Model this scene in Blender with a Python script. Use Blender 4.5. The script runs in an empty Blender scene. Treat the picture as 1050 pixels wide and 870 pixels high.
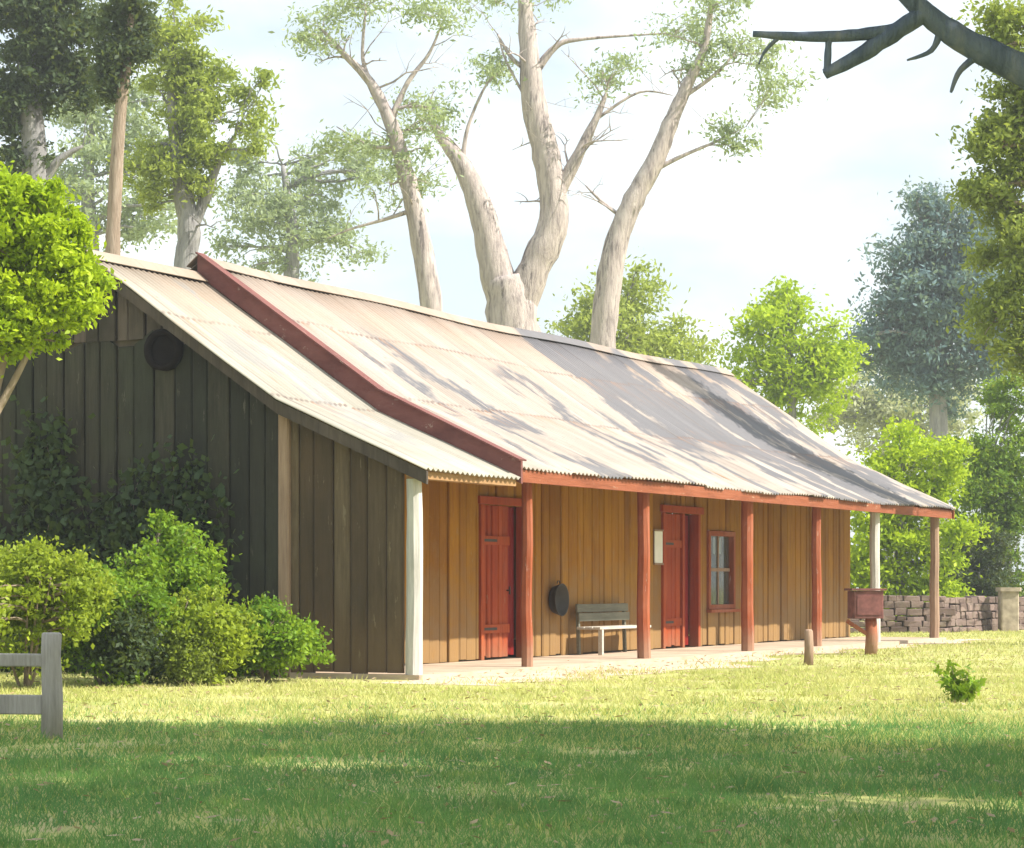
import bpy, bmesh, math, random
import numpy as np
from mathutils import Vector, Matrix

R = math.radians
SC = bpy.context.scene
COL = SC.collection

# ---------------------------------------------------------------- camera, light, exposure
FPX, CX, HY, EYE = 2500.0, 525.0, 598.0, 1.19      # focal length and horizon in photo pixels, eye height in m
cd = bpy.data.cameras.new('camera'); cam = bpy.data.objects.new('camera', cd); COL.objects.link(cam)
cam.location = (0, 0, EYE); cam.rotation_euler = (R(90), 0, 0)
cd.sensor_width = 36; cd.sensor_fit = 'HORIZONTAL'; cd.lens = FPX / 1050 * 36
cd.shift_y = (HY - 435) / 1050
cd.clip_start = .1; cd.clip_end = 3000
SC.camera = cam

SUN_DIR = Vector((.95, -.27, 0)).normalized()
SUN_EL = R(46)
sunv = Vector((SUN_DIR.x * math.cos(SUN_EL), SUN_DIR.y * math.cos(SUN_EL), math.sin(SUN_EL)))
ld = bpy.data.lights.new('sun', 'SUN'); ld.energy = 4.6; ld.angle = R(.55); ld.color = (1, .94, .84)
sun = bpy.data.objects.new('sun', ld); COL.objects.link(sun)
sun.rotation_euler = sunv.to_track_quat('Z', 'Y').to_euler(); sun.location = (40, -10, 40)

W = bpy.data.worlds.new('World'); SC.world = W; W.use_nodes = True
nt = W.node_tree; bg = nt.nodes['Background']
sky = nt.nodes.new('ShaderNodeTexSky'); sky.sky_type = 'NISHITA'; sky.sun_disc = False
sky.sun_elevation = SUN_EL; sky.sun_rotation = math.atan2(SUN_DIR.x, SUN_DIR.y)
sky.air_density = 1.0; sky.dust_density = 3.0; sky.ozone_density = 1.2
tc = nt.nodes.new('ShaderNodeTexCoord'); mp = nt.nodes.new('ShaderNodeMapping')
mp.inputs['Scale'].default_value = (3.2, 3.2, 7.0)
cn = nt.nodes.new('ShaderNodeTexNoise'); cn.inputs['Scale'].default_value = 1.6; cn.inputs['Detail'].default_value = 6
cr = nt.nodes.new('ShaderNodeMapRange'); cr.inputs[1].default_value = .40; cr.inputs[2].default_value = .64
cr.inputs[3].default_value = .40; cr.inputs[4].default_value = 1.0
mx = nt.nodes.new('ShaderNodeMix'); mx.data_type = 'RGBA'
nt.links.new(tc.outputs['Generated'], mp.inputs[0]); nt.links.new(mp.outputs[0], cn.inputs[0])
nt.links.new(cn.outputs[0], cr.inputs[0]); nt.links.new(cr.outputs[0], mx.inputs[0])
nt.links.new(sky.outputs[0], mx.inputs[6]); mx.inputs[7].default_value = (7.3, 7.95, 8.05, 1)
nt.links.new(mx.outputs[2], bg.inputs[0]); bg.inputs[1].default_value = .10

SC.view_settings.view_transform = 'Standard'; SC.view_settings.look = 'None'
SC.view_settings.exposure = .95; SC.view_settings.gamma = 1
SC.view_settings.use_curve_mapping = False
SC.cycles.max_bounces = 8; SC.cycles.volume_bounces = 0; SC.cycles.diffuse_bounces = 4
SC.cycles.transparent_max_bounces = 8
SC.cycles.use_denoising = True
SC.cycles.sample_clamp_indirect = 6

def PX(px, y): return (px - CX) / FPX * y
def PZ(py, y): return EYE + (HY - py) / FPX * y

# ---------------------------------------------------------------- materials
def mat(name):
    m = bpy.data.materials.new(name); m.use_nodes = True
    n = m.node_tree.nodes; n.clear()
    out = n.new('ShaderNodeOutputMaterial')
    return m, m.node_tree, out
def N(t, kind, **kw):
    n = t.nodes.new('ShaderNode' + kind)
    for k, v in kw.items(): setattr(n, k, v)
    return n
def rgba(c): return (c[0], c[1], c[2], 1)
def noise(t, scale, detail=4, coord='Object', stretch=(1, 1, 1), rough=.55, dist=0):
    c = N(t, 'TexCoord'); m = N(t, 'Mapping'); m.inputs['Scale'].default_value = stretch
    n = N(t, 'TexNoise'); n.inputs['Scale'].default_value = scale; n.inputs['Detail'].default_value = detail
    n.inputs['Roughness'].default_value = rough; n.inputs['Distortion'].default_value = dist
    t.links.new(c.outputs[coord], m.inputs[0]); t.links.new(m.outputs[0], n.inputs[0])
    return n.outputs[0]
def ramp(t, fac, stops):
    r = N(t, 'ValToRGB'); e = r.color_ramp.elements
    while len(e) > 2: e.remove(e[-1])
    e[0].position, e[0].color = stops[0][0], rgba(stops[0][1])
    e[1].position, e[1].color = stops[1][0], rgba(stops[1][1])
    for p, c in stops[2:]:
        x = e.new(p); x.color = rgba(c)
    t.links.new(fac, r.inputs[0]); return r.outputs[0]
def rng_map(t, fac, a, b, c, d):
    r = N(t, 'MapRange'); t.links.new(fac, r.inputs[0])
    for i, v in enumerate((a, b, c, d)): r.inputs[i + 1].default_value = v
    return r.outputs[0]
def mixc(t, fac, a, b, mode='MIX'):
    m = N(t, 'Mix', data_type='RGBA', blend_type=mode)
    for sock, v in ((0, fac), (6, a), (7, b)):
        if isinstance(v, (int, float)): m.inputs[sock].default_value = v
        elif isinstance(v, tuple): m.inputs[sock].default_value = rgba(v)
        else: t.links.new(v, m.inputs[sock])
    return m.outputs[2]
def math_(t, op, a, b=None):
    m = N(t, 'Math', operation=op)
    for i, v in enumerate((a, b)):
        if v is None: continue
        if isinstance(v, (int, float)): m.inputs[i].default_value = v
        else: t.links.new(v, m.inputs[i])
    return m.outputs[0]
def island(t): return N(t, 'NewGeometry').outputs['Random Per Island']
def bsdf(t, out, col, rough=.7, bump=None, bump_s=.3, bump_d=.01, spec=.3, metal=0):
    b = N(t, 'BsdfPrincipled')
    if isinstance(col, tuple): b.inputs['Base Color'].default_value = rgba(col)
    else: t.links.new(col, b.inputs['Base Color'])
    b.inputs['Roughness'].default_value = rough; b.inputs['Specular IOR Level'].default_value = spec
    b.inputs['Metallic'].default_value = metal
    if bump is not None:
        k = N(t, 'Bump'); k.inputs['Strength'].default_value = bump_s; k.inputs['Distance'].default_value = bump_d
        t.links.new(bump, k.inputs['Height']); t.links.new(k.outputs[0], b.inputs['Normal'])
    t.links.new(b.outputs[0], out.inputs[0]); return b

def wood(name, a, b, c=None, grain=(9, 9, .55), var=.45, rough=.8, patch=None, chip=None, dirt=None, mott=.35):
    """weathered boards: grain along local Z, each board its own tone, blotches of wear"""
    m, t, o = mat(name)
    g = noise(t, 3.0, 7, stretch=grain, rough=.65)
    col = ramp(t, g, [(.32, a), (.68, b)])
    col = mixc(t, rng_map(t, island(t), 0, 1, 0, var), col, c or tuple(x * .6 for x in a))
    blot = noise(t, 1.1, 5)
    col = mixc(t, rng_map(t, blot, .45, .75, 0, .55), col, patch or b)
    mt = noise(t, 4.5, 8, stretch=tuple(.25 + .1 * x for x in grain), rough=.7)
    col = mixc(t, rng_map(t, mt, .48, .70, 0, mott), col, tuple(x * .45 for x in a))
    if chip:
        ch = noise(t, 5.0, 8, stretch=tuple(.4 + .25 * x for x in grain), rough=.75)
        col = mixc(t, rng_map(t, ch, .615, .65, 0, .75), col, chip)
    if dirt:
        sp = N(t, 'SeparateXYZ'); t.links.new(N(t, 'TexCoord').outputs['Object'], sp.inputs[0])
        hgt = math_(t, 'ADD', sp.outputs[2], math_(t, 'MULTIPLY', math_(t, 'SUBTRACT', noise(t, 2.2, 7, rough=.7), .5), dirt[1] * 1.6))
        col = mixc(t, rng_map(t, hgt, dirt[1] * .25, dirt[1], dirt[2], 0), col, dirt[0])
    bsdf(t, o, col, rough, math_(t, 'ADD', g, math_(t, 'MULTIPLY', mt, .6)), .7, .014, .2); return m
def bark(name, a, b, c, stretch=(3, 3, .5), scale=2.5):
    m, t, o = mat(name)
    g = noise(t, scale, 7, stretch=stretch, rough=.65, dist=.4)
    col = ramp(t, g, [(.3, a), (.5, b), (.7, c)])
    col = mixc(t, rng_map(t, noise(t, .8, 6, stretch=(1.4, 1.4, .35), rough=.7), .5, .66, 0, .7), col, tuple(.5 * (x + y) for x, y in zip(a, b)))
    col = mixc(t, rng_map(t, noise(t, 1.6, 6, stretch=(2, 2, .3), rough=.7), .56, .64, 0, .85), col, tuple(x * .6 for x in a))
    bsdf(t, o, col, .9, noise(t, 9, 6, stretch=stretch, rough=.7), .9, .06, .1); return m
def leaf(name, a, b, tr=.42, scale=.9, c=None):
    """foliage: leaf-to-leaf and clump-to-clump variation of the leaf colour itself"""
    m, t, o = mat(name)
    col = ramp(t, noise(t, scale, 3), [(.35, a), (.65, b)])
    d = c or tuple(x * .55 for x in a)
    col = mixc(t, rng_map(t, island(t), .15, 1, 0, .6), col, d)
    df = N(t, 'BsdfPrincipled'); df.inputs['Roughness'].default_value = .55; df.inputs['Specular IOR Level'].default_value = .25
    tl = N(t, 'BsdfTranslucent'); ms = N(t, 'MixShader'); ms.inputs[0].default_value = tr
    t.links.new(col, df.inputs['Base Color'])
    t.links.new(mixc(t, .35, col, (.55, .62, .05)), tl.inputs[0])
    t.links.new(df.outputs[0], ms.inputs[1]); t.links.new(tl.outputs[0], ms.inputs[2])
    t.links.new(ms.outputs[0], o.inputs[0]); return m
def plain(name, col, rough=.7, spec=.3, metal=0, v=.25, sc=4):
    m, t, o = mat(name)
    g = noise(t, sc, 5)
    c = ramp(t, g, [(.3, tuple(x * (1 - v) for x in col)), (.7, tuple(min(1, x * (1 + v)) for x in col))])
    bsdf(t, o, c, rough, g, .25, .01, spec, metal); return m

M = {}
M['ochre'] = wood('ochre_slab', (.31, .125, .006), (.42, .195, .010), (.19, .070, .005), var=.8, patch=(.40, .21, .015), dirt=((.25, .165, .08), 1.7, .75), chip=(.30, .19, .08), mott=.4)
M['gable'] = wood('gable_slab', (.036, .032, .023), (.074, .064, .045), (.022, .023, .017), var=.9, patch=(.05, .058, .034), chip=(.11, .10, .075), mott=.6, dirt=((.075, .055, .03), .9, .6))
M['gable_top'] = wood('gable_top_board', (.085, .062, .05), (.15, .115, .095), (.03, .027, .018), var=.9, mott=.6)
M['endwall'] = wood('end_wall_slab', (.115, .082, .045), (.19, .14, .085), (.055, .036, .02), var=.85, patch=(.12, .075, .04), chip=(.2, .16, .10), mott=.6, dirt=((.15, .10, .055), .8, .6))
M['redpost'] = wood('red_post', (.27, .060, .020), (.36, .115, .045), (.2, .04, .02), grain=(14, 14, .8), var=.4, patch=(.42, .20, .14), chip=(.42, .30, .24), mott=.4, dirt=((.36, .26, .18), .5, .6))
M['greypost'] = wood('grey_post', (.42, .40, .37), (.60, .58, .54), (.33, .31, .28), grain=(14, 14, .8), var=.3)
M['brownpost'] = wood('brown_post', (.26, .17, .12), (.40, .28, .20), (.2, .12, .08), grain=(14, 14, .8), var=.3)
M['fence'] = wood('fence_timber', (.27, .25, .23), (.42, .40, .37), (.2, .18, .16), grain=(14, 14, 1), var=.3)
M['reddoor'] = wood('red_door', (.32, .045, .006), (.41, .075, .010), (.22, .02, .007), grain=(12, 12, .7), var=.5, rough=.7, patch=(.39, .09, .025), chip=(.30, .16, .09), mott=.55, dirt=((.26, .13, .07), .5, .6))
M['shaded_door'] = wood('shaded_red_door', (.22, .012, .010), (.30, .022, .014), (.14, .008, .007), grain=(12, 12, .7), var=.4, rough=.55, patch=(.24, .03, .02))  # darker copy of the door red, doorway shade put into the colour
M['fascia'] = wood('fascia_red', (.21, .06, .026), (.30, .10, .05), (.18, .05, .02), grain=(.6, 9, 9), var=.3, chip=(.40, .27, .19), mott=.5)
M['barge'] = wood('barge_red', (.135, .05, .045), (.20, .085, .072), (.17, .06, .06), grain=(9, .6, 2), var=.3, chip=(.33, .24, .2), mott=.6)
M['vent'] = plain('vent_black', (.012, .009, .008), .9, .05)
M['rafter'] = wood('rafter', (.30, .17, .08), (.42, .25, .12), grain=(9, .6, 9), var=.4)
M['paledirt'] = plain('packed_floor', (.46, .36, .27), .95, .1, v=.2, sc=2)
M['pier'] = plain('pier_render', (.36, .30, .23), .95, .1, v=.35, sc=5)
M['benchgrey'] = wood('bench_grey', (.13, .13, .10), (.22, .21, .16), grain=(.7, 9, 9), var=.4)
M['benchpale'] = wood('bench_pale', (.42, .38, .32), (.58, .54, .47), grain=(.7, 9, 9), var=.3)
M['white'] = plain('white_paint', (.78, .77, .74), .6, v=.06)
M['iron'] = plain('dark_iron', (.05, .045, .04), .6, .4, .4)
M['rust'] = plain('rusty_metal', (.16, .062, .055), .75, .3, .2, v=.4, sc=9)
M['void'] = plain('room_plaster', (.10, .08, .06), .95, .05)
M['glint'] = plain('glint_white', (.75, .73, .68), .95, .05, v=.08)

# glass
m, t, o = mat('window_glass')
b = bsdf(t, o, (.7, .76, .72), .04, None, spec=.5); b.inputs['Transmission Weight'].default_value = .95; b.inputs['IOR'].default_value = 1.18
M['glass'] = m

def roof_mat(name, pale, pale2, bands, grey=(.112, .112, .125)):
    """old corrugated iron: sheets of different age (Object X runs along the eave), lime-pale and grey zinc, streaks down the slope"""
    m, t, o = mat(name)
    c = N(t, 'TexCoord'); s = N(t, 'SeparateXYZ'); t.links.new(c.outputs['Object'], s.inputs[0])
    sx, sy = s.outputs[0], s.outputs[1]
    st = noise(t, 1.0, 6, stretch=(3.2, .35, .35), rough=.6)
    bl = noise(t, .9, 5, stretch=(1, .7, .7))
    sheet = N(t, 'TexWhiteNoise', noise_dimensions='1D')
    t.links.new(math_(t, 'FLOOR', math_(t, 'DIVIDE', sx, .82)), sheet.inputs['W'])
    col = ramp(t, st, [(.35, pale), (.65, pale2)])
    col = mixc(t, rng_map(t, sheet.outputs[0], .3, 1, 0, .38), col, tuple(x * .66 for x in pale))
    # rust-brown tint near the ridge, broken up
    up = math_(t, 'ADD', sy, math_(t, 'MULTIPLY', bl, 3.0))
    col = mixc(t, rng_map(t, up, 4.6, 6.4, 0, .55), col, (.30, .20, .135))
    tot = None
    warp = math_(t, 'ADD', sx, math_(t, 'MULTIPLY', math_(t, 'SUBTRACT', bl, .5), 4.2))
    warp = math_(t, 'ADD', warp, math_(t, 'MULTIPLY', math_(t, 'SUBTRACT', sheet.outputs[0], .5), 1.0))
    for (a, b_, y0, y1) in bands:
        k = math_(t, 'MULTIPLY', rng_map(t, warp, a - .12, a + .12, 0, 1), rng_map(t, warp, b_ - .12, b_ + .12, 1, 0))
        yy = math_(t, 'ADD', sy, math_(t, 'MULTIPLY', math_(t, 'SUBTRACT', bl, .5), 3))
        k = math_(t, 'MULTIPLY', k, math_(t, 'MULTIPLY', rng_map(t, yy, y0 - .2, y0 + .2, 0, 1), rng_map(t, yy, y1 - .2, y1 + .2, 1, 0)))
        tot = k if tot is None else math_(t, 'MAXIMUM', tot, k)
    if tot is not None: col = mixc(t, math_(t, 'MULTIPLY', tot, .9), col, mixc(t, st, tuple(x * .75 for x in grey), tuple(x * 1.25 for x in grey)))
    # rust streaks
    col = mixc(t, rng_map(t, noise(t, 1.7, 7, stretch=(5, .5, .5), rough=.7), .60, .74, 0, .5), col, (.30, .17, .10))
    # lap line down each sheet edge, dirt speckle
    fr = math_(t, 'FRACT', math_(t, 'DIVIDE', sx, .82))
    col = mixc(t, math_(t, 'MULTIPLY', rng_map(t, fr, .0, .05, 1, 0), rng_map(t, st, .3, .6, .9, .2)), col, (.15, .125, .11))
    col = mixc(t, rng_map(t, noise(t, 7, 8, stretch=(1.5, .5, .5), rough=.75), .56, .68, 0, .5), col, (.19, .165, .15))
    for lap in (1.86, 3.5):
        dd = math_(t, 'ABSOLUTE', math_(t, 'SUBTRACT', math_(t, 'ADD', sy, math_(t, 'MULTIPLY', math_(t, 'SUBTRACT', sheet.outputs[0], .5), .08)), lap))
        col = mixc(t, math_(t, 'MULTIPLY', rng_map(t, dd, .012, .035, 1, 0), rng_map(t, bl, .35, .6, .85, .3)), col, (.14, .10, .085))
        col = mixc(t, math_(t, 'MULTIPLY', rng_map(t, math_(t, 'SUBTRACT', lap, sy), 0, .7, 1, 0), math_(t, 'MULTIPLY', math_(t, 'GREATER_THAN', lap, sy), rng_map(t, noise(t, 3.2, 6, stretch=(3, .2, .2)), .5, .62, 0, .55))), col, (.27, .15, .09))
    bsdf(t, o, col, .62, noise(t, 6, 4), .15, .01, .35, .0); return m
M['roof'] = roof_mat('roof_iron', (.29, .245, .21), (.395, .34, .295),
                     [(12.6, 15.4, 1.2, 6), (14.6, 16.6, -1, 4.6), (17.0, 18.7, -1, 3.4), (18.9, 20.6, -1, 5.4), (21.2, 22.2, -1, 6), (3.7, 4.1, .4, 3.4), (5.3, 5.9, -1, 3.4), (8.6, 9.1, -1, 3.2), (10.6, 11.1, -1, 2.2), (12.0, 12.9, -1, 1.9)])
M['roof2'] = roof_mat('lean_to_iron', (.29, .27, .225), (.39, .36, .305), [(.7, 1.15, .6, 3.4), (1.7, 2.0, 2.4, 5)], (.26, .25, .235))

M['lime'] = leaf('lime_leaf', (.34, .48, .008), (.47, .60, .012), .45, 1.3, (.20, .32, .008))
M['rose'] = leaf('shrub_leaf', (.13, .27, .015), (.28, .43, .02), .40, 1.6, (.05, .11, .018))
M['rose2'] = leaf('shrub_leaf_yellow', (.25, .34, .02), (.37, .45, .035), .42, 1.6, (.11, .17, .02))
M['darkleaf'] = leaf('dark_leaf', (.045, .075, .03), (.075, .115, .045), .25, .6)
M['creeper'] = leaf('creeper_leaf', (.035, .065, .028), (.065, .105, .04), .25, 1.2)
M['gumleaf'] = leaf('gum_leaf', (.28, .36, .21), (.40, .48, .29), .45, .5)
M['yellowleaf'] = leaf('yellow_green_leaf', (.28, .36, .06), (.40, .47, .09), .45, .5)
M['blueleaf'] = leaf('blue_green_leaf', (.115, .195, .215), (.18, .285, .315), .3, .4)
M['oliveleaf'] = leaf('olive_leaf', (.20, .27, .05), (.33, .40, .08), .42, .6)
M['midleaf'] = leaf('mid_green_leaf', (.12, .23, .02), (.24, .38, .03), .42, .7)
M['paleleaf'] = leaf('pale_khaki_leaf', (.42, .45, .28), (.52, .54, .34), .42, .4)
M['gumbark'] = bark('gum_bark', (.21, .18, .175), (.47, .40, .375), (.60, .53, .49))
M['greybark'] = bark('grey_bark', (.20, .19, .19), (.30, .29, .29), (.40, .38, .36))
M['tanbark'] = bark('tan_bark', (.24, .18, .13), (.36, .28, .21), (.46, .38, .30))
M['darkbark'] = bark('dark_bark', (.10, .13, .20), (.17, .21, .30), (.27, .29, .34))

m, t, o = mat('ground')
p = N(t, 'NewGeometry').outputs['Position']; s = N(t, 'SeparateXYZ'); t.links.new(p, s.inputs[0])
col = ramp(t, noise(t, .45, 6), [(.35, (.26, .29, .075)), (.65, (.42, .41, .16))])
col = mixc(t, rng_map(t, noise(t, 1.6, 6), .5, .72, 0, .7), col, (.40, .32, .21))
bsdf(t, o, col, .95, noise(t, 9, 5), .5, .03, .1); M['ground'] = m
m, t, o = mat('path_earth')
col = ramp(t, noise(t, 1.4, 6), [(.35, (.47, .36, .27)), (.65, (.58, .46, .35))])
bsdf(t, o, col, .95, noise(t, 12, 5), .5, .02, .1); M['path'] = m
def grass_mat(name, a, b, c, d):
    m, t, o = mat(name)
    col = ramp(t, noise(t, .55, 5), [(.38, a), (.62, b)])
    col = mixc(t, rng_map(t, noise(t, 2.1, 4), .52, .68, 0, .7), col, c)
    col = mixc(t, rng_map(t, island(t), .2, 1, 0, .6), col, d)
    df = N(t, 'BsdfDiffuse'); tl = N(t, 'BsdfTranslucent'); ms = N(t, 'MixShader'); ms.inputs[0].default_value = .35
    t.links.new(col, df.inputs[0]); t.links.new(col, tl.inputs[0])
    t.links.new(df.outputs[0], ms.inputs[1]); t.links.new(tl.outputs[0], ms.inputs[2]); t.links.new(ms.outputs[0], o.inputs[0])
    return m
M['grass_dry'] = grass_mat('dry_grass', (.42, .45, .11), (.56, .55, .20), (.30, .40, .07), (.62, .56, .30))
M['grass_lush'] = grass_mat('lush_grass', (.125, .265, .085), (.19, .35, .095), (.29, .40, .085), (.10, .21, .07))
m, t, o = mat('dry_stone')
v = N(t, 'TexVoronoi'); v.inputs['Scale'].default_value = 3.2
c = N(t, 'TexCoord'); mpp = N(t, 'Mapping'); mpp.inputs['Scale'].default_value = (1, 1, 1.7)
t.links.new(c.outputs['Object'], mpp.inputs[0]); t.links.new(mpp.outputs[0], v.inputs[0])
hs = N(t, 'SeparateColor'); t.links.new(v.outputs['Color'], hs.inputs[0])
col = ramp(t, hs.outputs[0], [(.1, (.11, .078, .068)), (.9, (.225, .165, .145))])
col = mixc(t, rng_map(t, noise(t, 5, 5), .5, .7, 0, .5), col, (.17, .145, .11))
bsdf(t, o, col, .95, noise(t, 8, 5), .5, .03, .1); M['stone'] = m

# ---------------------------------------------------------------- object helpers
def tag(o, label=None, cat=None, group=None, kind=None):
    if label: o['label'] = label
    if cat: o['category'] = cat
    if group: o['group'] = group
    if kind: o['kind'] = kind
    return o
def empty(name, loc=(0, 0, 0), rz=0, **k):
    o = bpy.data.objects.new(name, None); COL.objects.link(o); o.location = loc; o.rotation_euler = (0, 0, rz)
    o.empty_display_size = .2
    return tag(o, **k)
def link(name, me, m, parent=None, loc=None, **k):
    if m is not None: me.materials.append(m)
    o = bpy.data.objects.new(name, me); COL.objects.link(o)
    if parent: o.parent = parent
    if loc: o.location = loc
    return tag(o, **k)

class MB:
    """collects solids into one mesh"""
    def __init__(s): s.v = []; s.f = []; s.sm = []
    def add(s, vs, fs, smooth=False):
        b = len(s.v); s.v += [tuple(x) for x in vs]
        s.f += [tuple(b + i for i in f) for f in fs]; s.sm += [smooth] * len(fs)
    def box(s, x0, x1, y0, y1, z0, z1, ch=0.0):
        """box, optional chamfer on the four vertical... all-round edges via inset rings"""
        if ch <= 0:
            s.add([(x0, y0, z0), (x1, y0, z0), (x1, y1, z0), (x0, y1, z0), (x0, y0, z1), (x1, y0, z1), (x1, y1, z1), (x0, y1, z1)],
                  [(3, 2, 1, 0), (4, 5, 6, 7), (0, 1, 5, 4), (1, 2, 6, 5), (2, 3, 7, 6), (3, 0, 4, 7)]); return
        s.prism([(x0 + ch, y0), (x1 - ch, y0), (x1, y0 + ch), (x1, y1 - ch), (x1 - ch, y1), (x0 + ch, y1), (x0, y1 - ch), (x0, y0 + ch)], z0, z1)
    def prism(s, poly, z0, z1, ztop=None):
        """vertical prism over an xy polygon; ztop(x, y) gives a sloped top"""
        n = len(poly)
        lo = [(x, y, z0) for x, y in poly]; hi = [(x, y, ztop(x, y) if ztop else z1) for x, y in poly]
        s.add(lo + hi, [tuple(range(n - 1, -1, -1)), tuple(range(n, 2 * n))] + [(i, (i + 1) % n, n + (i + 1) % n, n + i) for i in range(n)])
    def beam(s, a, b, w, h, up=(0, 0, 1)):
        a, b = Vector(a), Vector(b); d = (b - a).normalized(); u = Vector(up)
        r = d.cross(u).normalized(); u = r.cross(d).normalized()
        vs = [p + r * (sx * w / 2) + u * (sz * h / 2) for p in (a, b) for sx, sz in ((-1, -1), (1, -1), (1, 1), (-1, 1))]
        s.add(vs, [(3, 2, 1, 0), (4, 5, 6, 7), (0, 1, 5, 4), (1, 2, 6, 5), (2, 3, 7, 6), (3, 0, 4, 7)])
    def tube(s, pts, rad, n=10, cap=True, wob=0, rnd=None):
        pts = [Vector(p) for p in pts]; rings = []
        t0 = (pts[1] - pts[0]).normalized(); r = t0.orthogonal().normalized()
        for i, p in enumerate(pts):
            tt = (pts[min(i + 1, len(pts) - 1)] - pts[max(i - 1, 0)]).normalized()
            r = (r - tt * r.dot(tt)).normalized(); q = tt.cross(r)
            rr = rad[i] if hasattr(rad, '__len__') else rad
            rings.append([p + (r * math.cos(2 * math.pi * k / n) + q * math.sin(2 * math.pi * k / n)) * rr * (1 + (rnd.uniform(-wob, wob) if rnd else 0)) for k in range(n)])
        vs = [v for g in rings for v in g]
        fs = [(i * n + k, i * n + (k + 1) % n, (i + 1) * n + (k + 1) % n, (i + 1) * n + k) for i in range(len(rings) - 1) for k in range(n)]
        if cap: fs += [tuple(range(n - 1, -1, -1)), tuple((len(rings) - 1) * n + k for k in range(n))]
        s.add(vs, fs, True)
    def lathe(s, prof, n=24, axis='z', c=(0, 0, 0)):
        vs = []
        for r, h in prof:
            for k in range(n):
                a = 2 * math.pi * k / n
                p = (r * math.cos(a), r * math.sin(a), h)
                if axis == 'y': p = (p[0], h, p[1])
                vs.append((p[0] + c[0], p[1] + c[1], p[2] + c[2]))
        s.add(vs, [(i * n + k, i * n + (k + 1) % n, (i + 1) * n + (k + 1) % n, (i + 1) * n + k) for i in range(len(prof) - 1) for k in range(n)], True)
    def build(s, name, m, parent=None, loc=None, bevel=0, **k):
        me = bpy.data.meshes.new(name); me.from_pydata(s.v, [], s.f)
        me.polygons.foreach_set('use_smooth', s.sm)
        if bevel or True:
            bm = bmesh.new(); bm.from_mesh(me); bmesh.ops.recalc_face_normals(bm, faces=bm.faces)
            bm.to_mesh(me); bm.free()
        me.update()
        o = link(name, me, m, parent, loc, **k)
        if bevel:
            bv = o.modifiers.new('bevel', 'BEVEL'); bv.width = bevel; bv.segments = 2; bv.limit_method = 'ANGLE'
        return o
def copy_tree(o, parent=None):
    c = o.copy(); COL.objects.link(c); c.parent = parent
    for ch in [x for x in bpy.data.objects if x.parent == o]: copy_tree(ch, c)
    return c

def quads(name, P, m, parent=None, **k):
    """P (n,4,3) separate quads as one mesh"""
    n = len(P); me = bpy.data.meshes.new(name)
    me.vertices.add(4 * n); me.loops.add(4 * n); me.polygons.add(n)
    me.vertices.foreach_set('co', P.astype(np.float32).ravel())
    me.loops.foreach_set('vertex_index', np.arange(4 * n, dtype=np.int32))
    me.polygons.foreach_set('loop_start', np.arange(0, 4 * n, 4, dtype=np.int32))
    me.update(calc_edges=True)
    return link(name, me, m, parent, **k)
def leaf_quads(rs, C, l, w, droop=.0):
    n = len(C)
    u = rs.normal(size=(n, 3)); u[:, 2] -= droop; u /= np.linalg.norm(u, axis=1, keepdims=True)
    v = np.cross(u, rs.normal(size=(n, 3))); v /= np.linalg.norm(v, axis=1, keepdims=True)
    sz = rs.uniform(.5, 1.4, (n, 1))
    a, b = u * l * sz * .5, v * w * sz * .5
    mid = C - a * .15
    return np.stack([C - a, mid + b, C + a, mid - b], 1)
def fill_blob(rs, c, r, nclump, nleaf, clump_r):
    """leaf positions: clumps spread through an ellipsoid, more in its outer half, each clump a loose ball"""
    d = rs.normal(size=(nclump, 3)); d /= np.linalg.norm(d, axis=1, keepdims=True)
    lob = sum(np.clip(d @ (q / np.linalg.norm(q)), 0, 1) ** 4 for q in rs.normal(size=(6, 3)))[:, None]
    rad = rs.uniform(.2, 1.05, (nclump, 1)) ** .5 * (.48 + .78 * np.minimum(lob, 1.0))
    cc = np.array(c) + d * rad * np.array(r)
    k = rs.uniform(.4, 1.3, (nclump, 1, 1))
    L = cc[:, None, :] + rs.normal(size=(nclump, nleaf, 3)) * clump_r * k * np.array((1, 1, .6))
    return cc, L.reshape(-1, 3)

def curve(a, b, rnd, n=6, sag=.12):
    a, b = Vector(a), Vector(b); L = (b - a).length
    off = Vector((rnd.uniform(-1, 1), rnd.uniform(-1, 1), rnd.uniform(.2, 1))) * L * sag
    pts = []
    for i in range(n):
        f = i / (n - 1)
        j = Vector((rnd.uniform(-1, 1), rnd.uniform(-1, 1), rnd.uniform(-1, 1))) * L * .025 * (0 < i < n - 1)
        pts.append(a.lerp(b, f) + off * math.sin(math.pi * f) + j)
    return pts

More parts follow.
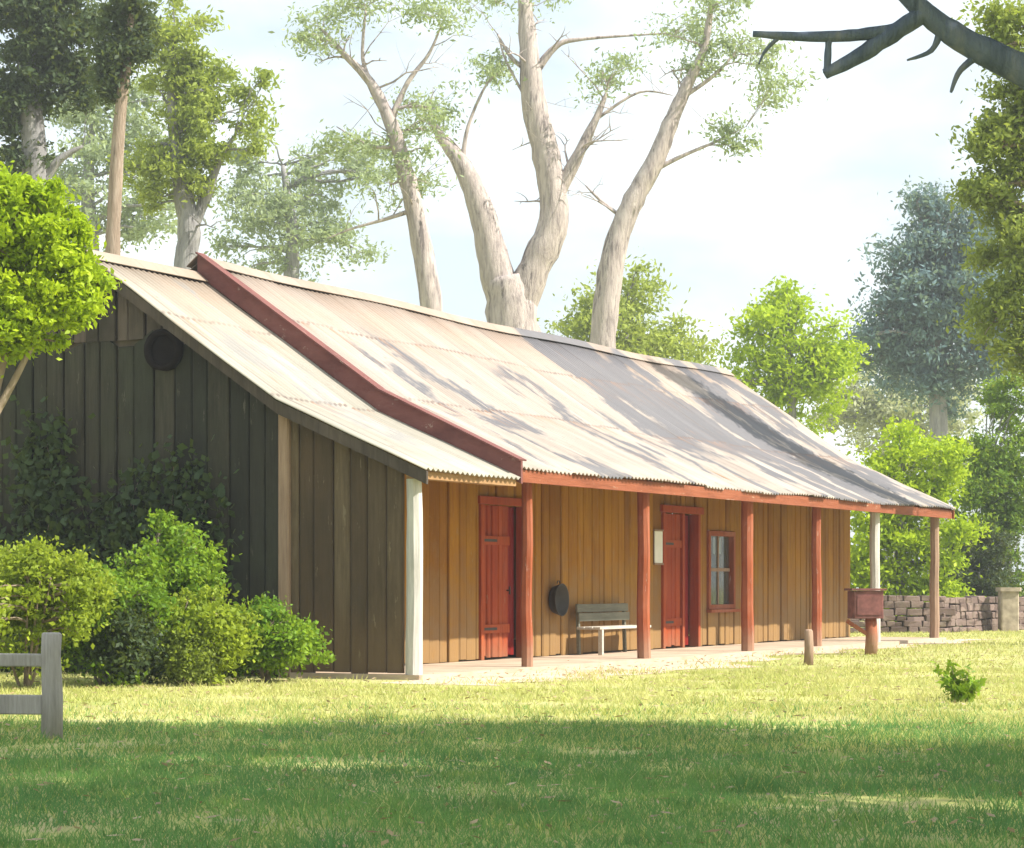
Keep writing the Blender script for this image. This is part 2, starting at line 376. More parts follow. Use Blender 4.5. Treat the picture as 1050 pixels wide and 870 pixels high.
def tree(name, label, cat, base, limbs, blobs, lm, bm_, seed, leafsize=(.2, .09), clump=.35, dens=1.0, group=None, droop=.3, nl=26, twigs=4, foliage_name='crown', sat=4, dead=0):
    """limbs: list of (points, radii) in world space relative to nothing; blobs: (centre, radii, clumps)."""
    rnd = random.Random(seed); rs = np.random.RandomState(seed)
    root = empty(name, base, 0, label=label, cat=cat, group=group)
    off = Vector(base)
    tb = MB(); allpts = []; nl = int(nl * 2.0); leafsize = (leafsize[0] * .66, leafsize[1] * .66); clump *= .82
    for pts, rad in limbs:
        P = [Vector(p) - off for p in pts]
        # smooth: resample with catmull-rom
        Q, RR = [], []
        for i in range(len(P) - 1):
            p0, p1, p2, p3 = P[max(i - 1, 0)], P[i], P[i + 1], P[min(i + 2, len(P) - 1)]
            for k in range(5):
                f = k / 5
                Q.append(.5 * ((2 * p1) + (p2 - p0) * f + (2 * p0 - 5 * p1 + 4 * p2 - p3) * f * f + (3 * p1 - p0 - 3 * p2 + p3) * f ** 3))
                RR.append(rad[i] * (1 - f) + rad[i + 1] * f)
        Q.append(P[-1]); RR.append(rad[-1])
        KN = [rnd.uniform(-.06, .10) for _ in Q]
        tb.tube(Q, [r_ * (1 + k_ * .8) for r_, k_ in zip(RR, KN)], 14, True, .05, rnd)
        allpts += list(zip(Q, RR))
    Ls = []; full = []
    for c, r, ncl in blobs:
        full.append((c, r, ncl))
        for _ in range(sat):
            d = Vector((rnd.gauss(0, 1), rnd.gauss(0, 1), rnd.gauss(.15, 1))).normalized(); q = rnd.uniform(.85, 1.3); z = rnd.uniform(.22, .45)
            full.append(((c[0] + d.x * r[0] * q, c[1] + d.y * r[1] * q, c[2] + d.z * r[2] * q), (r[0] * z, r[1] * z, r[2] * z * .8), max(3, int(ncl * z * z * 1.6))))
    for c, r, ncl in full:
        cl = Vector(c) - off
        cc, L = fill_blob(rs, tuple(cl), r, max(3, int(ncl * dens)), nl, clump)
        Ls.append(L)
        if allpts and twigs:
            cand = [q for q in allpts if q[0].z < cl.z + r[2]] or allpts
            q = min(cand, key=lambda q: (q[0] - cl).length)
            r0 = max(.012, min(q[1] * .55, .03 + .02 * (cl - q[0]).length))
            br = curve(q[0], cl, rnd); tb.tube(br, [r0 * (1 - .65 * i / 5) for i in range(6)], 6, True, .05, rnd)
            for k in rnd.sample(range(len(cc)), min(twigs, len(cc))):
                e = Vector(cc[k]); s0 = br[rnd.choice((2, 3, 4, 5))]
                tb.tube(curve(s0, e, rnd, 5, .1), [r0 * .4 * (1 - .17 * i) for i in range(5)], 5, True)
    for _ in range(dead):
        q = rnd.choice(allpts[len(allpts) // 4:]); ln = rnd.uniform(.8, 3.2); a = rnd.uniform(0, 6.28)
        e = q[0] + Vector((math.cos(a) * .8, math.sin(a) * .5, rnd.uniform(-.1, .9))) * ln
        c_ = curve(q[0], e, rnd, 6, .15); r0 = min(q[1] * .4, .045); tb2 = [r0 * (1 - .16 * i) for i in range(6)]
        tb.tube(c_, tb2, 6, True, .05, rnd)
        for i in (2, 3, 4):
            f = c_[i] + Vector((rnd.uniform(-1, 1), rnd.uniform(-1, 1), rnd.uniform(-.2, 1))) * ln * .3
            tb.tube(curve(c_[i], f, rnd, 4, .12), [r0 * .45 * (1 - .25 * k) for k in range(4)], 5, True)
    L = np.concatenate(Ls)
    if tb.v: tb.build('trunk', bm_, root)
    quads(foliage_name, leaf_quads(rs, L, leafsize[0], leafsize[1], droop), lm, root)
    return root
def pb(px, py, rx, ry, y, n, rd=None, dy=0):
    """ellipsoid given where it shows in the photo, at its real distance y"""
    s = (y + dy) / FPX
    return ((PX(px, y + dy), y + dy, PZ(py, y + dy)), (rx * s, (rd if rd else rx * s), ry * s), n)
def pl(pts, y):
    return [(PX(a, y + (q[0] if q else 0)), y + (q[0] if q else 0), PZ(b, y + (q[0] if q else 0))) for a, b, *q in pts]

# ---------------------------------------------------------------- ground
def ground():
    bm = bmesh.new(); rs = random.Random(3)
    xs = [-400, -200, -80, -40] + [-24 + i * 1.5 for i in range(33)] + [40, 80, 200, 400]
    ys = [-200, -90, -40, -5] + [2 + i * 1.5 for i in range(46)] + [90, 130, 220, 400]
    V = {}
    for i, x in enumerate(xs):
        for j, y in enumerate(ys):
            V[i, j] = bm.verts.new((x, y, 0))
    for i in range(len(xs) - 1):
        for j in range(len(ys) - 1): bm.faces.new((V[i, j], V[i + 1, j], V[i + 1, j + 1], V[i, j + 1]))
    me = bpy.data.meshes.new('ground'); bm.to_mesh(me); bm.free()
    link('ground', me, M['ground'], kind='structure')
ground()

# ---------------------------------------------------------------- the homestead: X along the verandah, Y back from it
ORG, D = Vector((-1.2, 30, 0)), Vector((.44, .898, 0)).normalized()
ANG = math.atan2(D.y, D.x)
def HW(s, t, h=0):
    return ORG + D * s + Vector((-D.y, D.x, 0)) * t + Vector((0, 0, h))
def toHS(x, y):
    d = Vector((x, y, 0)) - ORG
    return d.dot(D), d.dot(Vector((-D.y, D.x, 0)))
house = empty('slab_homestead', ORG, ANG, label='long old timber slab homestead with patchy pale iron roof and shaded ochre verandah', cat='house')

VT, RT, LEN = 1.82, 4.75, 22.5            # depth of the verandah, ridge line, length
PROF = [(-.3, 2.72), (VT, 3.72), (RT, 5.74), (2 * RT - 2.2, 4.05), (2 * RT + .3, 2.75)]
PROF2 = [(-.3, 2.58), (VT, 3.50), (RT, 5.50), (2 * RT - 2.2, 3.85), (2 * RT + .3, 2.6)]
def hp(t, prof=PROF):
    for (a, x), (b, y) in zip(prof, prof[1:]):
        if t <= b: return x + (y - x) * (t - a) / (b - a)
    return prof[-1][1]

def slabs(mb, a0, a1, z0, top, plane, axis, seed, wmin=.16, wmax=.34, th=.05, out=-1):
    """upright split slabs edge to edge; each a chamfered, slightly tilted board"""
    r = random.Random(seed); a = a0
    while a < a1 - .02:
        w = min(r.uniform(wmin, wmax), a1 - a)
        if a1 - (a + w) < .09: w = a1 - a
        g = r.uniform(.003, .013); c = r.uniform(.008, .024); d = r.uniform(-.018, .014); tw = r.uniform(-.012, .012)
        p = [(a + g, plane), (a + w - g, plane), (a + w - g, plane + out * (th - c) + d + tw), (a + w - g - c, plane + out * th + d + tw),
             (a + g + c, plane + out * th + d), (a + g, plane + out * (th - c) + d)]
        if axis == 'y': p = [(q, s_) for s_, q in p]
        zz = z0 + (r.uniform(0, .03) if z0 < .2 else 0)
        mb.prism(p, zz, 0, (lambda x, y: top(x)) if axis == 'x' else (lambda x, y: top(y)))
        a += w

# --- walls
w = MB(); T = lambda s: hp(VT) - .10
slabs(w, 0.08, 2.4, .06, lambda s: hp(VT, PROF2) - .1, VT, 'x', 1)
for a, b, z0, tp in ((2.4, 5.25, .06, T), (5.25, 6.85, 2.34, T), (6.85, 12.15, .06, T), (12.15, 13.85, 2.40, T), (13.85, 14.30, .06, T),
                     (14.30, 15.62, .06, lambda s: .70), (14.30, 15.62, 2.14, T), (15.62, LEN - .1, .06, T)):
    slabs(w, a, b, z0, tp, VT, 'x', int(a * 10))
w.build('front_wall', M['ochre'], house)
w = MB(); w.box(.02, LEN - .02, VT + .004, VT + .05, 2.42, hp(VT) - .3)
w.box(.02, 5.22, VT + .004, VT + .05, .05, 2.41); w.box(6.88, 12.12, VT + .004, VT + .05, .05, 2.41); w.box(13.88, 14.28, VT + .004, VT + .05, .05, 2.41)
w.box(15.64, LEN - .02, VT + .004, VT + .05, .05, 2.41); w.box(14.28, 15.64, VT + .004, VT + .05, .05, .68)
w.build('wall_lining', M['void'], house)
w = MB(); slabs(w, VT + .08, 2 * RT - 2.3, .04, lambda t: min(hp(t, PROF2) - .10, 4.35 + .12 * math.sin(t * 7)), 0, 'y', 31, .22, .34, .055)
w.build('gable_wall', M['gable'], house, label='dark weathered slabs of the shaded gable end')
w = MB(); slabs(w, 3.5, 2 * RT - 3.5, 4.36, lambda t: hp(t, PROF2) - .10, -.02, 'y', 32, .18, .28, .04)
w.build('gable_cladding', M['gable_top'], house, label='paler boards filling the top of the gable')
w = MB(); w.box(.004, .06, VT + .05, 2 * RT - 2.2, .04, 3.35); w.box(.004, .06, 3.6, 2 * RT - 3.6, 3.36, 4.4)
w.build('gable_lining', M['void'], house)
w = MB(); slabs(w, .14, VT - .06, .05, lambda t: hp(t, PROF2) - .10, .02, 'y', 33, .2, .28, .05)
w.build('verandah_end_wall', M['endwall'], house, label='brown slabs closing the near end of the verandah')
w = MB(); slabs(w, VT, 2 * RT - 2.2, .05, lambda t: hp(t) - .12, LEN, 'y', 34, out=1)
w.build('far_gable_wall', M['ochre'], house)
w = MB(); slabs(w, .1, LEN - .1, .05, lambda t: 3.9, 2 * RT - 2.2, 'x', 35, out=1)
w.build('rear_wall', M['ochre'], house)
w = MB(); w.box(.1, LEN - .1, VT + .06, 2 * RT - 2.3, .03, .06); w.build('room_floor', M['void'], house)
w = MB(); w.box(-.12, LEN + .35, -.16, VT - .08, -.05, .062, .03); w.build('verandah_floor', M['paledirt'], house)
w = MB(); w.box(-.10, .07, VT - .07, VT + .09, 0, hp(VT, PROF2) - .06, .02); w.build('corner_post', M['brownpost'], house, label='paler squared post where gable and verandah end meet')

# --- gable vent: no hole, a black disc painted as its shade, rim blackened too
v = MB(); gt = 3.62; gz = 4.20
pr = [(.20, -.05), (.27, -.05), (.27, .09), (.20, .09), (.20, -.05)]
n_ = 20; vs = []; fs = []
for r_, dx in pr[:4]:
    for k in range(n_):
        a = 2 * math.pi * k / n_; vs.append((-.10 + dx - .02, gt + r_ * math.cos(a), gz + r_ * math.sin(a)))
for i in range(4):
    for k in range(n_): fs.append((i * n_ + k, i * n_ + (k + 1) % n_, ((i + 1) % 4) * n_ + (k + 1) % n_, ((i + 1) % 4) * n_ + k))
v.add(vs, fs, True); ring = v.build('gable_vent', M['vent'], house, label='dark round vent under the gable roof edge')
v = MB(); v.add([(-.085, gt + .205 * math.cos(2 * math.pi * k / n_), gz + .205 * math.sin(2 * math.pi * k / n_)) for k in range(n_)] +
                [(-.06, gt + .205 * math.cos(2 * math.pi * k / n_), gz + .205 * math.sin(2 * math.pi * k / n_)) for k in range(n_)],
                [tuple(range(n_)), tuple(range(n_, 2 * n_))] + [(k, (k + 1) % n_, n_ + (k + 1) % n_, n_ + k) for k in range(n_)])
v.build('vent_dark_disc', M['vent'], ring)

# --- roof
def sheet(name, s0, s1, prof, m, rows, seed, pitch=.13, amp=.018, sagk=0.):
    r = random.Random(seed); dx = pitch / 6
    xs = np.arange(s0, s1 + 1e-6, dx); ts = []
    for (a, _), (b, __) in zip(prof, prof[1:]):
        ts += list(np.linspace(a, b, rows, endpoint=False))
    ts.append(prof[-1][0])
    nsh = int((s1 - s0) / .82) + 2
    jit = [[r.uniform(-.012, .012) for _ in range(len(ts))] for _ in range(nsh)]
    vs = []
    ej = [r.uniform(-.05, .04) for _ in range(nsh)]
    for x in xs:
        k = int((x - s0) / .82)
        for j, t_ in enumerate(ts):
            tt = t_ + (ej[k] if j == 0 else 0)
            h = np.interp(tt, [p[0] for p in prof], [p[1] for p in prof])
            h += amp * math.sin(2 * math.pi * x / pitch) + jit[k][j] - sagk * math.sin(math.pi * (x - s0) / (s1 - s0)) * (1 if t_ > VT else .4) + .02 * math.sin(x * .9 + seed)
            vs.append((x, tt, h))
    n = len(ts)
    fs = [(i * n + j, (i + 1) * n + j, (i + 1) * n + j + 1, i * n + j + 1) for i in range(len(xs) - 1) for j in range(n - 1)]
    me = bpy.data.meshes.new(name); me.from_pydata(vs, [], fs); me.polygons.foreach_set('use_smooth', [True] * len(fs)); me.update()
    o = link(name, me, m, house)
    sd = o.modifiers.new('thickness', 'SOLIDIFY'); sd.thickness = .008; sd.offset = -1
    return o
tag(sheet('main_roof', 2.44, LEN + .45, PROF[:3], M['roof'], 4, 1, sagk=.07), label='pale and grey patched corrugated iron on the main roof')
sheet('rear_roof', 2.44, LEN + .45, PROF[2:], M['roof'], 3, 2, sagk=.05)
tag(sheet('end_roof', -.28, 2.42, PROF2[:3], M['roof2'], 4, 3), label='lower cream iron roof over the near end bay')
sheet('end_rear_roof', -.28, 2.42, PROF2[2:], M['roof2'], 3, 4)
for nm, s0, s1, pf, mm, sg in (('ridge_cap', 2.40, LEN + .47, PROF, M['roof'], .07), ('end_ridge_cap', -.3, 2.36, PROF2, M['roof2'], 0)):
    b_ = MB(); k = 24
    rows = []
    for i in range(k + 1):
        x = s0 + (s1 - s0) * i / k; zz = pf[2][1] - sg * math.sin(math.pi * i / k) + .02 * math.sin(x * .9 + 1) * (sg > 0) + .035
        rows.append([(x, RT - .2, zz - .125), (x, RT - .04, zz + .005), (x, RT, zz + .03), (x, RT + .04, zz + .005), (x, RT + .2, zz - .125)])
    vs = [p_ for g in rows for p_ in g]
    b_.add(vs, [(i * 5 + j, (i + 1) * 5 + j, (i + 1) * 5 + j + 1, i * 5 + j + 1) for i in range(k) for j in range(4)], False)
    o = b_.build(nm, mm, house); sd = o.modifiers.new('thickness', 'SOLIDIFY'); sd.thickness = .01
# barge board of the raised main roof, rust red, facing the low end roof
def barge(name, s, prof, m, h, up, th=.045):
    b_ = MB(); pts = prof[:3]
    for (a, x), (c, y) in zip(pts, pts[1:]):
        vs = []
        for t_, z in ((a, x), (c, y)):
            for q in (s, s + th):
                vs += [(q, t_, z + up - h), (q, t_, z + up)]
        b_.add(vs, [(0, 1, 3, 2), (4, 6, 7, 5), (0, 2, 6, 4), (1, 5, 7, 3), (0, 4, 5, 1), (2, 3, 7, 6)])
    return b_.build(name, m, house)
barge('barge_board', 2.385, PROF, M['barge'], .30, .075, .05)['label'] = 'rust red board along the step between the two roofs'
cap = MB()
for (a, x), (c, y) in zip(PROF[:2], PROF[1:3]): cap.beam((2.44, a, x + .085), (2.44, c, y + .085), .22, .02)
cap.build('barge_capping', M['barge'], house)
barge('gable_barge', -.25, PROF2, M['gable_top'], .16, -.03)
barge('far_barge', LEN + .38, PROF, M['fascia'], .18, -.03)
# eave plate, fascia, rafters
b_ = MB(); b_.box(2.5, LEN + .42, -.26, -.21, hp(-.3) - .20, hp(-.3) - .035); b_.build('fascia', M['fascia'], house, label='rust red board along the verandah eave')
b_ = MB(); b_.box(-.2, 2.36, -.24, -.20, hp(-.3, PROF2) - .12, hp(-.3, PROF2) - .03); b_.build('end_fascia', M['rafter'], house)
b_ = MB(); b_.box(2.45, LEN + .3, -.06, .06, hp(0) - .30, hp(0) - .14); b_.build('verandah_plate', M['fascia'], house)
b_ = MB(); b_.box(-.1, 2.44, -.06, .06, hp(0, PROF2) - .24, hp(0, PROF2) - .11); b_.build('end_plate', M['rafter'], house)
b_ = MB(); b_.beam((0, -.2, hp(-.2) - .09), (0, VT - .06, hp(VT - .06) - .09), .06, .10)
raf = b_.build('rafter', M['rafter'], house, loc=(2.9, 0, 0))
s_ = 3.75
while s_ < LEN:
    c_ = raf.copy(); COL.objects.link(c_); c_.location.x = s_; s_ += .92
# --- posts
rp = random.Random(8)
def post(s, mk, top, w=.14, label=None, brace=False):
    b_ = MB(); k = 6; ps = []
    for i in range(k + 1):
        f = i / k; ps.append((rp.uniform(-.01, .01), rp.uniform(-.01, .01), -.04 + (top + .04) * f))
    r_ = [w * .5 * 1.25 * (1.06 - .1 * i / k) for i in range(k + 1)]
    b_.tube(ps, r_, 8, True, .06, rp)
    for i in range(len(b_.sm)): b_.sm[i] = False
    o = b_.build('verandah_post', M[mk], house, loc=(s, 0, .0), label=label); o.rotation_euler.z = R(22)
    return o
post(0.0, 'greypost', hp(0, PROF2) - .24, .16, 'bleached grey corner post of the verandah')
post(3.18, 'redpost', hp(0) - .30, .12, 'red post with a sunlit pink side')
post(7.2, 'redpost', hp(0) - .30, .15)
post(11.6, 'redpost', hp(0) - .30, .16)
post(15.1, 'redpost', hp(0) - .30, .14)
post(18.5, 'greypost', hp(0) - .30, .15, 'pale grey post near the far end')
post(22.5, 'brownpost', hp(0) - .30, .15, 'brown post at the far corner')
# --- near door: frame, one leaf closed, the other set back
f = MB()
for a, b in ((5.25, 5.35), (6.75, 6.85)): f.box(a, b, VT - .09, VT + .09, .065, 2.34)
f.box(5.2, 6.9, VT - .10, VT + .08, 2.345, 2.46)
f.build('door_frame', M['reddoor'], house, bevel=.006)
d = MB(); slabs(d, 5.36, 6.22, .09, lambda s: 2.33, VT + .0, 'x', 5, .15, .2, .045)
dr = d.build('door', M['reddoor'], house, label='bright red boarded leaf of the near door')
for za in (.45, 1.75):
    d = MB(); d.box(5.37, 6.21, VT - .075, VT - .048, za, za + .13); d.build('ledge', M['reddoor'], dr, bevel=.004)
    d = MB(); d.box(5.36, 5.78, VT - .083, VT - .0755, za + .045, za + .085); d.build('hinge', M['iron'], dr)
d = MB(); d.tube([(6.14, VT - .06, 1.08), (6.14, VT - .11, 1.08)], .012, 8); d.tube([(6.14, VT - .11, 1.02), (6.14, VT - .11, 1.14)], .014, 8); d.build('handle', M['iron'], dr)
d = MB(); slabs(d, 6.24, 6.74, .09, lambda s: 2.33, VT + .15, 'x', 6, .15, .2, .04)
d.build('door', M['shaded_door'], house, label='second red leaf set back in the near doorway, shade painted into its colour')
# --- far door
f = MB()
for a, b in ((12.15, 12.25), (13.02, 13.12), (13.76, 13.86)): f.box(a, b, VT - .09, VT + .09, .065, 2.40)
f.box(12.1, 14.0, VT - .10, VT + .08, 2.405, 2.53)
f.build('door_frame', M['reddoor'], house, bevel=.006)
d = MB(); slabs(d, 12.26, 13.01, .09, lambda s: 2.38, VT, 'x', 7, .15, .2, .045)
dr = d.build('door', M['reddoor'], house, label='red boarded panel beside the far doorway')
for za in (.45, 1.80):
    d = MB(); d.box(12.27, 13.0, VT - .075, VT - .048, za, za + .13); d.build('ledge', M['reddoor'], dr, bevel=.004)
    d = MB(); d.box(12.26, 12.62, VT - .083, VT - .0755, za + .045, za + .085); d.build('hinge', M['iron'], dr)
d = MB(); slabs(d, 13.13, 13.75, .09, lambda s: 2.38, VT + .15, 'x', 9, .15, .2, .04)
dr = d.build('door', M['shaded_door'], house, label='red door set back in the far doorway, shade painted into its colour')
d = MB(); d.tube([(13.22, VT + .12, 1.08), (13.22, VT + .05, 1.08)], .012, 8); d.tube([(13.22, VT + .05, 1.02), (13.22, VT + .05, 1.14)], .014, 8); d.build('handle', M['iron'], dr)
# --- window
f = MB(); x0, x1, z0, z1 = 14.30, 15.62, .72, 2.13
for a, b in ((x0, x0 + .09), (x1 - .09, x1)): f.box(a, b, VT - .08, VT + .08, z0, z1)
f.box(x0 + .09, x1 - .09, VT - .08, VT + .08, z1 - .09, z1); f.box(x0 + .09, x1 - .09, VT - .08, VT + .08, z0, z0 + .08)
wf = f.build('window', M['redpost'], house, bevel=.005)
f = MB(); f.box(x0 + .09, x1 - .09, VT - .0, VT + .045, 1.40, 1.46); f.box(14.94, 14.98, VT, VT + .045, .80, 1.40); f.box(14.94, 14.98, VT, VT + .045, 1.46, 2.04)
f.build('sash', M['brownpost'], wf)
f = MB(); f.box(x0 + .09, x1 - .09, VT + .02, VT + .026, .80, 2.04); f.build('pane', M['glass'], wf)
f = MB(); f.box(x0 - .06, x1 + .06, VT - .15, VT - .05, .66, .715); f.build('sill', M['redpost'], wf)
f = MB(); k = 6
for i in range(k):
    a = 15.02 + i * .05; f.box(a, a + .048, VT + .12 + .02 * math.sin(i * 2.1), VT + .135 + .02 * math.sin(i * 2.1), 1.72, 2.02)
f.build('pane_glint', M['glint'], wf)  # white strips added behind the glass as a painted reflection

# ---------------------------------------------------------------- things on the verandah
def HE(name, s, t, h, rz=0, **k): return empty(name, HW(s, t, h), ANG + rz, **k)
bn = HE('bench', 8.3, 1.2, .062, label='wooden verandah bench with pale seat and grey back against the ochre wall', cat='bench')
b_ = MB()
for i in range(3): b_.box(0, 2.05, i * .14, i * .14 + .125, .40, .44)
b_.build('seat', M['benchpale'], bn, bevel=.006)
b_ = MB()
for z in (.54, .68): b_.beam((.03, .40 + (z - .6) * .2, z + .05), (2.02, .40 + (z - .6) * .2, z + .05), .03, .13)
b_.build('backrest', M['benchgrey'], bn, bevel=.005)
for x in (.12, 1.93):
    b_ = MB(); b_.beam((x, .04, 0), (x, .04, .398), .07, .07, (0, 1, 0)); b_.build('leg', M['benchpale'], bn, bevel=.005)
    b_ = MB(); b_.beam((x, .42, 0), (x, .445, .80), .06, .05, (0, 1, 0)); b_.build('leg', M['benchgrey'], bn, bevel=.005)
tub = HE('wash_tub', 7.75, VT - .06, .93, label='round dark tin tub hung on the ochre wall left of the bench', cat='tub')
b_ = MB(); b_.lathe([(0, -.02), (.19, -.02), (.24, -.16), (.255, -.165), (.25, -.15), (.205, -.03), (.0, -.035)], 28, 'y'); b_.build('basin', M['iron'], tub)
b_ = MB(); b_.tube([(-.05, -.10, .25), (-.04, -.10, .29), (.04, -.10, .29), (.05, -.10, .25)], .008, 6); b_.build('handle', M['iron'], tub)
pq = HE('notice_plaque', 11.95, VT - .065, 1.80, label='small blank white notice on the wall beside the far red panel', cat='notice')
b_ = MB(); b_.box(-.17, .17, -.02, 0, -.27, .27); b_.build('panel', M['white'], pq, bevel=.004)
for a in ((-.19, .19, -.03, .0, .272, .30), (-.19, .19, -.03, .0, -.30, -.272)):
    b_ = MB(); b_.box(*a); b_.build('batten', M['brownpost'], pq)

# ---------------------------------------------------------------- path of bare earth in front of the verandah
b_ = MB(); rr = random.Random(4); near = []; far = []
for i in range(60):
    s = -1.2 + i * .43
    near.append(HW(s, -.85 + .28 * math.sin(i * .7) + rr.uniform(-.12, .12) - (1.0 * max(0, min(1, (10 - s) / 3)) * (1 + .3 * math.sin(s * 2.3))), .004)); far.append(HW(s, -.1, .004))
b_.add(near + far, [(i, i + 1, 61 + i, 60 + i) for i in range(59)]); b_.build('path', M['path'], kind='structure')

# ---------------------------------------------------------------- fence, stub post, box on post, low wall
fy = 18.6; fx = PX(53, fy)
fn = empty('rail_fence', (fx, fy, 0), 0, label='grey weathered post and rail fence at the left edge of the lawn', cat='fence')
rf = random.Random(2)
def fpost(x, h):
    b_ = MB(); b_.tube([(0, 0, -.05), (.008, 0, h * .4), (-.006, .005, h * .8), (0, 0, h), (0, 0, h + .012)], [.082, .08, .077, .074, .06], 10, True, .05, rf); b_.build('post', M['fence'], fn, loc=(x, 0, 0))
fpost(0, .80); fpost(-2.1, .83)
for z, h in ((.26, .15), (.60, .10)):
    b_ = MB(); b_.beam((-2.1, -.01, z + .02), (-.07, .01, z), .06, h); b_.build('rail', M['fence'], fn, bevel=.012)
sy = 35.3; b_ = MB(); b_.tube([(0, 0, -.05), (.01, 0, .25), (0, .01, .49), (0, .01, .52)], [.075, .07, .065, .045], 10, True, .08, rf)
b_.build('stub_post', M['brownpost'], None, loc=(PX(829, sy), sy, 0), label='short brown timber stub post standing in the lawn before the verandah', cat='post')
by = 40.5; bx = empty('post_box', (PX(893, by), by, 0), R(12), label='rust brown metal box on a thick timber post beyond the verandah wall', cat='box')
b_ = MB(); b_.tube([(0, 0, -.06), (.01, 0, .3), (0, 0, .62)], [.115, .10, .095], 10, True, .06, rf); b_.build('post', M['redpost'], bx)
b_ = MB(); b_.box(-.36, .17, -.16, .16, .60, 1.06, .02); bd = b_.build('body', M['rust'], bx, bevel=.01)
b_ = MB(); b_.prism([(-.40, -.19), (.21, -.19), (.21, .19), (-.40, .19)], 1.065, 0, lambda x, y: 1.10 + .05 * (1 - abs(y) / .19)); b_.build('lid', M['rust'], bx)
b_ = MB(); b_.box(-.30, .11, -.175, -.162, .66, .98); b_.build('door', M['rust'], bd); 
b_ = MB(); b_.beam((-.42, 0, .56), (.0, 0, .30), .05, .06); b_.build('brace', M['redpost'], bx)

def stone_wall(name, pts, h, w, label):
    rs_ = random.Random(12); b_ = MB(); base = Vector(pts[0])
    for (a, c) in zip(pts, pts[1:]):
        a, c = Vector(a) - base, Vector(c) - base; L = (c - a).length; d_ = (c - a).normalized(); nrm = Vector((-d_.y, d_.x, 0))
        z = 0; row = 0
        while z < h - .05:
            rh = rs_.uniform(.10, .19); x = -rs_.uniform(0, .2)
            while x < L:
                ln = rs_.uniform(.18, .48)
                ww = w * (1 - .25 * z / h) * rs_.uniform(.9, 1.08)
                o_ = a + d_ * x; g = .012
                c8 = []
                for zz in (z, z + rh - g + rs_.uniform(-.02, .02)):
                    for u_, v_ in ((g, -1), (ln - g, -1), (ln - g, 1), (g, 1)):
                        p_ = o_ + d_ * (u_ + rs_.uniform(-.02, .02)) + nrm * (v_ * ww / 2 * rs_.uniform(.88, 1.06)) + Vector((0, 0, zz + rs_.uniform(-.012, .012)))
                        c8.append(p_)
                b_.add(c8, [(3, 2, 1, 0), (4, 5, 6, 7), (0, 1, 5, 4), (1, 2, 6, 5), (2, 3, 7, 6), (3, 0, 4, 7)])
                x += ln
            z += rh; row += 1
    return b_.build(name, M['stone'], None, loc=tuple(base), bevel=.018, label=label, cat='wall')
stone_wall('stone_wall', [(PX(868, 58), 58, 0), (PX(962, 58.5), 58.5, 0), (PX(1040, 62), 62, 0), (PX(1180, 66), 66, 0)], .86, .5, 'low grey brown dry stone wall running from behind the house to the right')
py_ = 60; b_ = MB(); b_.box(-.22, .22, -.22, .22, -.02, .98, .03); b_.box(-.27, .27, -.27, .27, .983, 1.08, .03)
b_.build('stone_pier', M['pier'], None, loc=(PX(1034, py_), py_, 0), label='squat pale pier standing against the dry stone wall at right', cat='pier')

# ---------------------------------------------------------------- shrubs before the gable
def shrub(name, label, px, py0, py1, hw, y, lm, seed, n=60, group='shrubs before the gable', ls=(.085, .05), clump=.13, cat='shrub'):
    """px centre, py0 top, py1 bottom, hw half width in photo pixels at distance y"""
    rnd = random.Random(seed); s = y / FPX
    top = PZ(py0, y); R_ = hw * s
    bl = []
    for i in range(5):
        a = rnd.uniform(0, 6.28); q = rnd.uniform(.25, .6) * R_
        hh = top * rnd.uniform(.5, .78)
        bl.append(((PX(px, y) + q * math.cos(a), y + q * math.sin(a), hh), (R_ * rnd.uniform(.4, .6), R_ * rnd.uniform(.4, .6), top * rnd.uniform(.2, .32)), n // 5))
    bl.append(((PX(px, y), y, top * .72), (R_ * .5, R_ * .5, top * .28), n // 5))
    bl.append(((PX(px, y), y, top * .30), (R_ * .85, R_ * .8, top * .28), n // 3))
    for i in range(22):
        a = rnd.uniform(0, 6.28); q = rnd.uniform(.2, 1.1) * R_
        bl.append(((PX(px, y) + q * math.cos(a), y + q * math.sin(a), top * rnd.uniform(.72, 1.08) * (1 - .3 * q / R_)), (.06, .06, rnd.uniform(.12, .28)), 5))
    limbs = []
    for i in range(6):
        a = rnd.uniform(0, 6.28)
        limbs.append(([(PX(px, y) + .05 * math.cos(a), y + .05 * math.sin(a), 0), (PX(px, y) + .35 * R_ * math.cos(a), y + .35 * R_ * math.sin(a), top * .4), (PX(px, y) + .6 * R_ * math.cos(a), y + .6 * R_ * math.sin(a), top * .8)], [.02, .014, .006]))
    return tree(name, label, cat, (PX(px, y), y, 0), limbs, bl, lm, M['tanbark'], seed, (ls[0] * 1.15, ls[1] * 1.15), clump * .9, .62, group, .1, 20, 5, 'foliage', 5)
shrub('leafy_shrub', 'broad bright green shrub at the left edge behind the rail fence', 25, 566, 690, 75, 27.5, M['rose2'], 21, 130)
shrub('leafy_shrub', 'rounded lime green shrub spilling right of the fence post', 105, 592, 690, 58, 28.2, M['rose'], 22, 110)
shrub('leafy_shrub', 'tall mid green shrub standing against the dark gable wall', 182, 545, 690, 48, 29.6, M['rose'], 23, 120)
shrub('leafy_shrub', 'low yellow green shrub in front of the tall one', 205, 622, 696, 42, 28.6, M['rose2'], 24, 70)
shrub('leafy_shrub', 'spreading olive green shrub nearest the brown verandah end', 272, 632, 694, 48, 29.2, M['rose'], 25, 90)
shrub('leafy_shrub', 'dark leafed shrub tucked low between the rounded and the tall one', 128, 632, 694, 28, 28.0, M['darkleaf'], 26, 50)
shrub('leafy_shrub', 'dry brownish shrub low under the yellow green one', 192, 664, 700, 20, 28.2, M['oliveleaf'], 27, 30, ls=(.06, .035), clump=.09)
